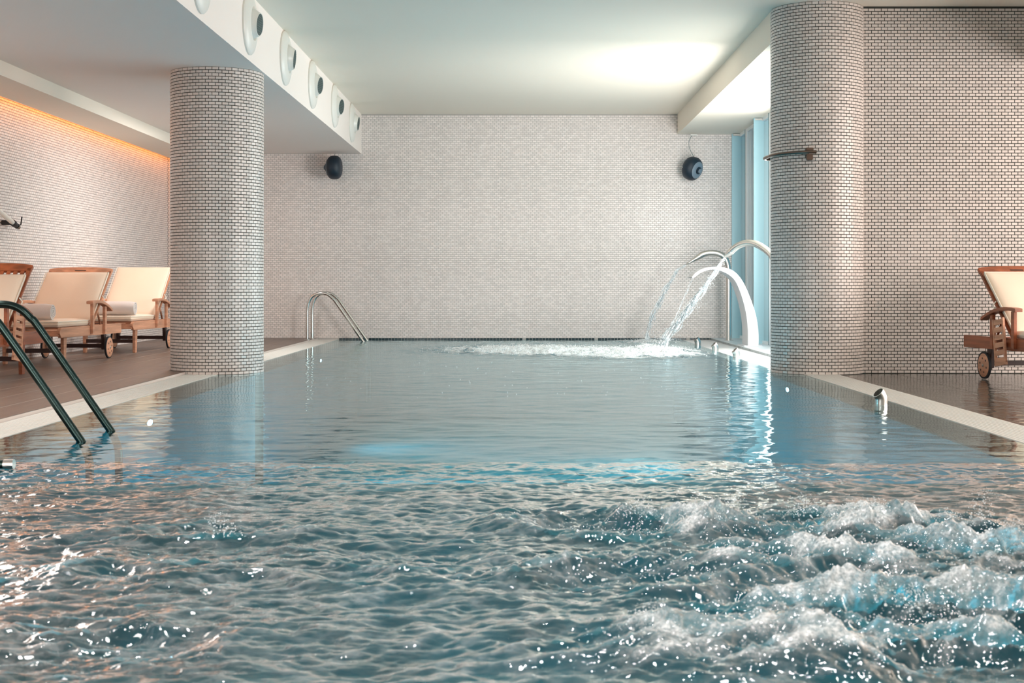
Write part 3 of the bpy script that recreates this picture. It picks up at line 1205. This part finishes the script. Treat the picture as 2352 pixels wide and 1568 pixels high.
# ------------------------------------------------------------------ loungers
def quilt(lo, hi, nx, ny, puff, amp, Mx=None, seed=0):
    """a soft cushion slab with crowned faces and faint wrinkles; returns V, F"""
    x0, y0, z0 = lo
    x1, y1, z1 = hi
    V, F = [], []
    r = (z1 - z0) / 2
    us = [0, .012, .035] + [i / nx for i in range(1, nx)] + [.965, .988, 1]
    vs = [0, .008, .02] + [i / ny for i in range(1, ny)] + [.98, .992, 1]
    gx, gy = np.meshgrid(us, vs)
    wr_ = perlin(gx * 3.1 + seed, gy * 2.2 + seed * 2) * amp + ridged(gx * 1.6 + gy * 2.2 + seed, gy * 1.1 - gx + seed) * amp * .7
    for side in (1, -1):
        for j, v in enumerate(vs):
            for i, u_ in enumerate(us):
                e = min(u_, 1 - u_) * (x1 - x0)
                g = min(v, 1 - v) * (y1 - y0)
                d = min(e, g)
                k = math.sqrt(max(0, 1 - max(0, 1 - d / r) ** 2))
                crown = puff * (1 - (2 * u_ - 1) ** 4) * (1 - (2 * v - 1) ** 4)
                z = (z0 + z1) / 2 + side * (r * k + (crown + wr_[j, i] * min(1, d / .05) if side > 0 else 0))
                p = Vector((x0 + u_ * (x1 - x0), y0 + v * (y1 - y0), z))
                V.append(Mx @ p if Mx is not None else p)
    n, m_ = len(us), len(vs)
    for s in range(2):
        for j in range(m_ - 1):
            for i in range(n - 1):
                a = s * n * m_ + j * n + i
                q = (a, a + 1, a + n + 1, a + n)
                F.append(q if s == 0 else q[::-1])
    return V, F


def lounger(x, y, rz, label, gap=.075, wheel_r=True, wheel_l=True, rack=None, seed=1, z=ZD, pale=False):
    """origin = foot end centre on the floor; +y runs to the head end"""
    root = empty('sun_lounger', (x, y, z), rz, label=label, cat='lounger', group='teak sun loungers with cream cushions')
    W = .75
    hw = W / 2
    wood = M['wood_pale'] if pale else M['wood']
    for s in (-1, 1):
        xr = s * (hw - .02)
        # side rail with a rounded foot end
        o_ = [(0.03, .38), (0, .355), (0, .33), (.05, .285), (1.95, .275), (1.95, .39), (.06, .39)]
        MB().prism(o_, xr - .018, xr + .018, 'yz').build('side_rail', wood, root, bevel=.004)
        # foot leg, slightly tapered
        MB().prism([(.24, 0), (.30, 0), (.335, .30), (.235, .30)], xr - s * .045 - .017, xr - s * .045 + .017, 'yz').build('leg', wood, root, bevel=.003)
        whl = wheel_r if s > 0 else wheel_l
        lo_z = .10 if whl else 0
        MB().prism([(1.49, lo_z), (1.555, lo_z), (1.565, .30), (1.47, .30)], xr - s * .045 - .017, xr - s * .045 + .017, 'yz').build('leg', M['wood_dark'] if whl else wood, root, bevel=.003)
        if whl:
            Mx = Matrix.Translation((xr + s * .012, 1.53, .125))
            wh = MB().lathe([(.0, -.014), (.105, -.014), (.112, -.010), (.112, .010), (.105, .014), (.0, .014)], 36, M=Mx, axis='x').build('wheel', M['wood_pale'], root, smooth=True, sharp=40)
            MB().lathe([(.110, -.012), (.125, -.011), (.125, .008), (.110, .010)], 36, M=Mx, axis='x').build('tyre', M['rubber'], wh, smooth=True, sharp=40)
            for k in range(6):
                a = k * math.pi / 3 + .3
                MB().lathe([(.010, s * .0135), (.010, s * .0155)], 8, M=Mx @ Matrix.Translation((0, .065 * math.cos(a), .065 * math.sin(a))), axis='x').build('wheel_hole', M['wood_dark'], wh)
            MB().lathe([(.016, s * .013), (.014, s * .022), (.0, s * .024)], 16, M=Mx, axis='x').build('hub', M['steel'], wh, smooth=True)
        # arm: two posts and a bowed rest
        for yy in (.90, 1.30):
            MB().box((xr + s * .018, yy, .30 if yy < 1 else .285), (xr + s * .048, yy + .055, .63 if yy < 1 else .595)).build('arm_post', wood, root, bevel=.003)
        top = [(.84, .655), (.90, .662), (1.05, .665), (1.20, .652), (1.35, .618), (1.50, .565)]
        ol = top + [(a, b - .030) for a, b in top[::-1]]
        ol = [tuple(p[:2]) for p in spline([(a, b, 0) for a, b in top], 4)]
        ol = ol + [(a, b - .030) for a, b in ol[::-1]]
        MB().prism(ol, xr + s * .033 - .036, xr + s * .033 + .036, 'yz').build('armrest', wood, root, bevel=.003, sharp=35)
        # back prop
        MB().tube([(s * (hw - .055), 1.22, .62), (s * (hw - .055), 1.42, .33)], .012, 8).build('back_prop', wood, root, smooth=True)
    # cross pieces
    MB().box((-hw + .02, .005, .30), (hw - .02, .05, .36)).build('foot_rail', wood, root, bevel=.004)
    MB().box((-hw + .02, 1.90, .29), (hw - .02, 1.94, .37)).build('head_rail', wood, root, bevel=.004)
    MB().box((-hw + .05, .262, .12), (hw - .05, .288, .165)).build('stretcher', M['wood_dark'], root, bevel=.003)
    MB().box((-hw + .05, 1.505, .12), (hw - .05, 1.535, .165)).build('stretcher', M['wood_dark'], root, bevel=.003)
    me = None
    for k in range(9):
        if me is None:
            b = MB().box((-hw + .04, 0, .372), (hw - .04, .065, .39)).build('seat_slat', wood, root, bevel=.003)
            me = b.data
        else:
            b = link(bpy.data.objects.new('seat_slat', me), root)
        b.location = (0, .06 + k * .105, 0)
    # reclined back: its own frame
    hinge = Vector((0, 1.00, .385))
    ang = math.radians(43)
    Mx = Matrix.Translation(hinge) @ Matrix.Rotation(ang, 4, 'X')
    bw = hw - .03
    L = .93
    for s in (-1, 1):
        MB().box((s * bw - .02, 0, -.015), (s * bw + .02, L - .05, .015), Mx).build('back_stile', wood, root, bevel=.004)
    ol = [(-bw - .02, L - .095), (bw + .02, L - .095), (bw + .025, L - .02)]
    ol += [((bw + .02) * math.cos(math.radians(a)), L - .02 + .035 * math.sin(math.radians(a))) for a in range(10, 171, 10)]
    ol += [(-bw - .025, L - .02)]
    bko = MB().prism(ol, -.015, .015, 'xy', Mx).build('top_board', wood, root, bevel=.003)
    ol = [(-.06, L - .038), (.06, L - .038), (.068, L - .045), (.06, L - .053), (-.06, L - .053), (-.068, L - .045)]
    MB().prism(ol, .0145, .0165, 'xy', Mx).build('hand_slot', M['wood_dark'], bko)
    for k in range(10):
        xx = -bw + .055 + k * (2 * bw - .11) / 9
        MB().box((xx - .017, .02, -.006), (xx + .017, L - .08, .010), Mx).build('back_slat', wood, root)
    # cushions
    V, F = quilt((-hw + .02, .0, .392), (hw - .02, 1.02, .455), 10, 14, .012, .004, None, seed)
    cu = MB().add(V, F).build('seat_cushion', M['cushion'], root, smooth=True, sharp=80)
    V, F = quilt((-hw + .015, .015, .016), (hw - .015, L - gap, .072), 12, 14, .016, .009, Mx, seed + 5)
    cb = MB().add(V, F).build('back_cushion', M['cushion'], root, smooth=True, sharp=80)
    P = [(-hw + .022, .002, .448), (hw - .022, .002, .448), (hw - .018, .5, .448), (hw - .018, 1.0, .448)]
    MB().tube(P, .0055, 6).build('piping', M['cushion_edge'], cu, smooth=True)
    P = [Mx @ Vector(p) for p in ((hw - .012, .02, .066), (hw - .012, L - gap - .01, .066), (-hw + .012, L - gap - .01, .066), (-hw + .012, .02, .066))]
    MB().tube(P, .0055, 6).build('piping', M['cushion_edge'], cb, smooth=True)
    for s in (-1, 1):
        MB().tube([Mx @ Vector((s * (hw - .01), .45, .03)), Mx @ Vector((s * (hw + .015), .43, .0)), Mx @ Vector((s * (hw + .005), .36, -.03))], .006, 6).build('tie_strap', M['cushion_edge'], cb, smooth=True)
    if rack:
        s = rack
        Mr = Matrix.Translation((s * (hw + .035), 1.02, .18)) @ Matrix.Rotation(math.radians(-8), 4, 'X')
        rko = MB().box((-.012, 0, -.02), (.012, .208, .02), Mr).build('support_rack', M['wood_pale'], root, bevel=.002)
        for u in (0, .18):
            MB().box((-.010, u, 0), (.010, u + .028, .40), Mr).build('rack_side', M['wood_pale'], rko, bevel=.002)
        for k in range(6):
            MB().box((-.008, .02, .005 + k * .068), (.008, .19, .05 + k * .068), Mr).build('rung', M['wood_pale'], rko)
    return root


lounger(-4.96, 11.46, 0.0, 'teak lounger cut by the frame, nearest in the row behind the large ladder', gap=.20, wheel_r=False, rack=1, seed=2)
lounger(-5.12, 14.36, -.04, 'teak lounger between two others, its curved top board bare above the cushion, with wheel', gap=.125, pale=True, seed=4)
lounger(-5.08, 16.92, -.04, 'teak lounger next to the round column, cushion covering its whole back', gap=-.01, pale=True, seed=9)
lounger(4.82, 11.32, .13, 'dark teak lounger alone on the wet deck before the tiled wall', gap=.12, rack=-1, seed=12, z=0)


# rolled towels
def towel(x, y, z, rz, L, label, seed):
    root = empty('rolled_towel', (x, y, z), rz, label=label, cat='towel', group='rolled white towels on the loungers')
    random.seed(seed)
    turns, R0 = 3.6, .096
    n = 96
    P, Q = [], []
    for k in range(n + 1):
        t = k / n
        a = t * turns * 2 * math.pi + 1.2
        r = .014 + (R0 - .014) * t
        r *= 1 + .03 * math.sin(3 * a + seed)
        P.append((r * math.cos(a), R0 * .92 + r * .95 * math.sin(a)))
        rr = r - .0165 * (1 if t < 1 else 1)
        Q.append((max(.003, rr) * math.cos(a), R0 * .92 + max(.003, rr) * .95 * math.sin(a)))
    V, F = [], []
    segs = 7
    for s in range(segs):
        u = s / (segs - 1)
        xx = (u - .5) * L
        sh = 1 - .06 * (abs(2 * u - 1) ** 6)
        for a, b in zip(P, Q):
            V.append((xx + random.gauss(0, .0006), a[0] * sh, a[1] * sh))
            V.append((xx, b[0] * sh, b[1] * sh))
    m_ = 2 * (n + 1)
    for s in range(segs - 1):
        for k in range(n):
            a = s * m_ + 2 * k
            F.append((a, a + 2, a + 2 + m_, a + m_))
            F.append((a + 1, a + 1 + m_, a + 3 + m_, a + 3))
    for s in (0, segs - 1):
        for k in range(n):
            a = s * m_ + 2 * k
            F.append((a, a + 1, a + 3, a + 2))
    MB().add(V, F).build('terry_roll', M['towel'], root, smooth=True, sharp=60)


towel(-5.10, 14.52, ZD + .468, -.03, .46, 'rolled white towel seen through the large ladder rails', 3)
towel(-4.95, 17.08, ZD + .468, -.03, .46, 'rolled white towel on the lounger next to the round column', 5)
random.seed(21)


# ------------------------------------------------------------------ speakers
def speaker(loc, yaw, roll, label, cable):
    root = empty('wall_speaker', loc, label=label, cat='speaker')
    R = Matrix.Rotation(yaw, 4, 'Z') @ Matrix.Rotation(roll, 4, 'Y')
    prof = []
    for a in range(-90, 91, 9):
        t = math.radians(a)
        c, s = math.cos(t), math.sin(t)
        prof.append((max(.001, .188 * abs(c) ** .62), .118 * math.copysign(abs(s) ** .8, s)))
    MB().lathe(prof, 40, M=R, axis='x').build('shell', M['speaker'], root, smooth=True, sharp=80)
    cp = MB().lathe([(.135, .102), (.125, .112), (.10, .120), (.06, .122)], 36, M=R, axis='x').build('end_cap', M['speaker_cap'], root, smooth=True)
    MB().lathe([(.058, .12), (.056, .14), (.035, .15), (.0, .151)], 28, M=R, axis='x').build('boss', M['speaker'], cp, smooth=True)
    MB().lathe([(.036, .148), (.034, .165), (.0, .168)], 24, M=R, axis='x').build('knob', M['speaker_cap'], cp, smooth=True)
    for d in (-.11, .11):
        MB().lathe([(.008, 0), (.007, .004), (0, .005)], 10, M=R @ Matrix.Translation((0.0, d * .3, 0)) @ Matrix.Rotation(math.radians(90), 4, 'X') @ Matrix.Translation((d * .3, 0, .186)), axis='z').build('screw', M['steel_pale'], root)
    # wall bracket
    dy = YB - loc[1]
    MB().box((-.02, .05, -.03), (.02, dy - .012, .0)).build('bracket_arm', M['speaker'], root, bevel=.004)
    MB().box((-.05, dy - .015, -.07), (.05, dy - .004, .05)).build('wall_plate', M['speaker'], root, bevel=.004)
    if cable:
        P = spline([(.03, -.02, .17), (-.01, .04, .26), (-.04, .09, .36), (-.03, .12, .46), (.02, .13, .54)], 6)
        MB().tube(P, .004, 6).build('cable', M['cable'], root, smooth=True)
        MB().box((-.01, .10, .53), (.09, .17, .55)).build('cable_plate', M['white_plastic'], root)
    else:
        MB().tube([(0, 0, .18), (.01, .02, .22)], .004, 6).build('cable', M['cable'], root)


sp = px(768, 384.5, 21.85)
speaker(sp, math.radians(176), 0, 'black oval speaker under the low soffit above the small ladder', False)
sp = px(1590, 387, 21.8)
speaker(sp, math.radians(-42), math.radians(18), 'navy round speaker with a grey end cap and a hanging cable above the fountains', True)

# bent bar on the taller column
cx, cy = 2.93, 13.78
M['bronze'] = mat('tarnished_steel', (.16, .12, .10, 1), .3, 1.0)
root = empty('towel_bar', (cx, cy, 2.13), label='bent steel bar clamped to the taller tiled column', cat='bar')
P = spline([(-.11, -.49, 0), (-.20, -.485, 0), (-.36, -.40, -.002), (-.47, -.24, -.004), (-.495, -.05, -.006), (-.50, .10, -.006), (-.47, .20, -.006), (-.40, .21, -.006)], 8)
MB().tube(P, .0155, 14).build('bar', M['bronze'], root, smooth=True, sharp=60)
for a in (-1.94,):
    X0, Y0 = math.cos(a) * .46, math.sin(a) * .46
    MB().box((X0 - .03, Y0 - .035, -.075), (X0 + .03, Y0 + .02, -.018)).build('clamp', M['bronze'], root, bevel=.006)
    MB().box((X0 - .035, Y0 - .04, .012), (X0 + .035, Y0 + .02, .045)).build('clamp', M['bronze'], root, bevel=.006)
MB().lathe([(.035, 0), (.035, .012), (.02, .016)], 20, M=Matrix.Translation((-.40, .21, -.006)) @ Matrix.Rotation(math.radians(-90), 4, 'Y')).build('end_plate', M['bronze'], root, smooth=True)

# shower hose rail on the lounge wall (enters at the frame edge)
Y0 = 15.05
root = empty('vacuum_pole', (XW + .12, Y0, 1.53), label='white pole with a black clamp hung on the lounge wall at the frame edge', cat='pole')
a, b = Vector((0.02, -1.4, 1.05)), Vector((.0, .30, .02))
a = Vector((.02, -1.5, .375))
b = Vector((.0, .0, .0))
MB().tube([a, b], .026, 16).build('tube', M['white_plastic'], root, smooth=True, sharp=60)
d = (b - a).normalized()
MB().tube([b - d * .03, b + d * .01, b + d * .08, b + d * .11], [.034, .036, .026, .022], 16).build('clamp', M['rubber'], root, smooth=True, sharp=40)
MB().tube([b + d * .10, b + d * .16], [.03, .024], 16).build('end_cap', M['steel_dark'], root, smooth=True, sharp=40)
MB().tube([b + d * .09 + Vector((.01, 0, -.02)), b + d * .13 + Vector((.02, .05, .03)), b + d * .13 + Vector((.02, .08, .11))], .008, 8).build('hook', M['rubber'], root, smooth=True)
MB().box((-.11, -.06, -.02), (.0, -.02, .03)).build('wall_bracket', M['rubber'], root, bevel=.004)
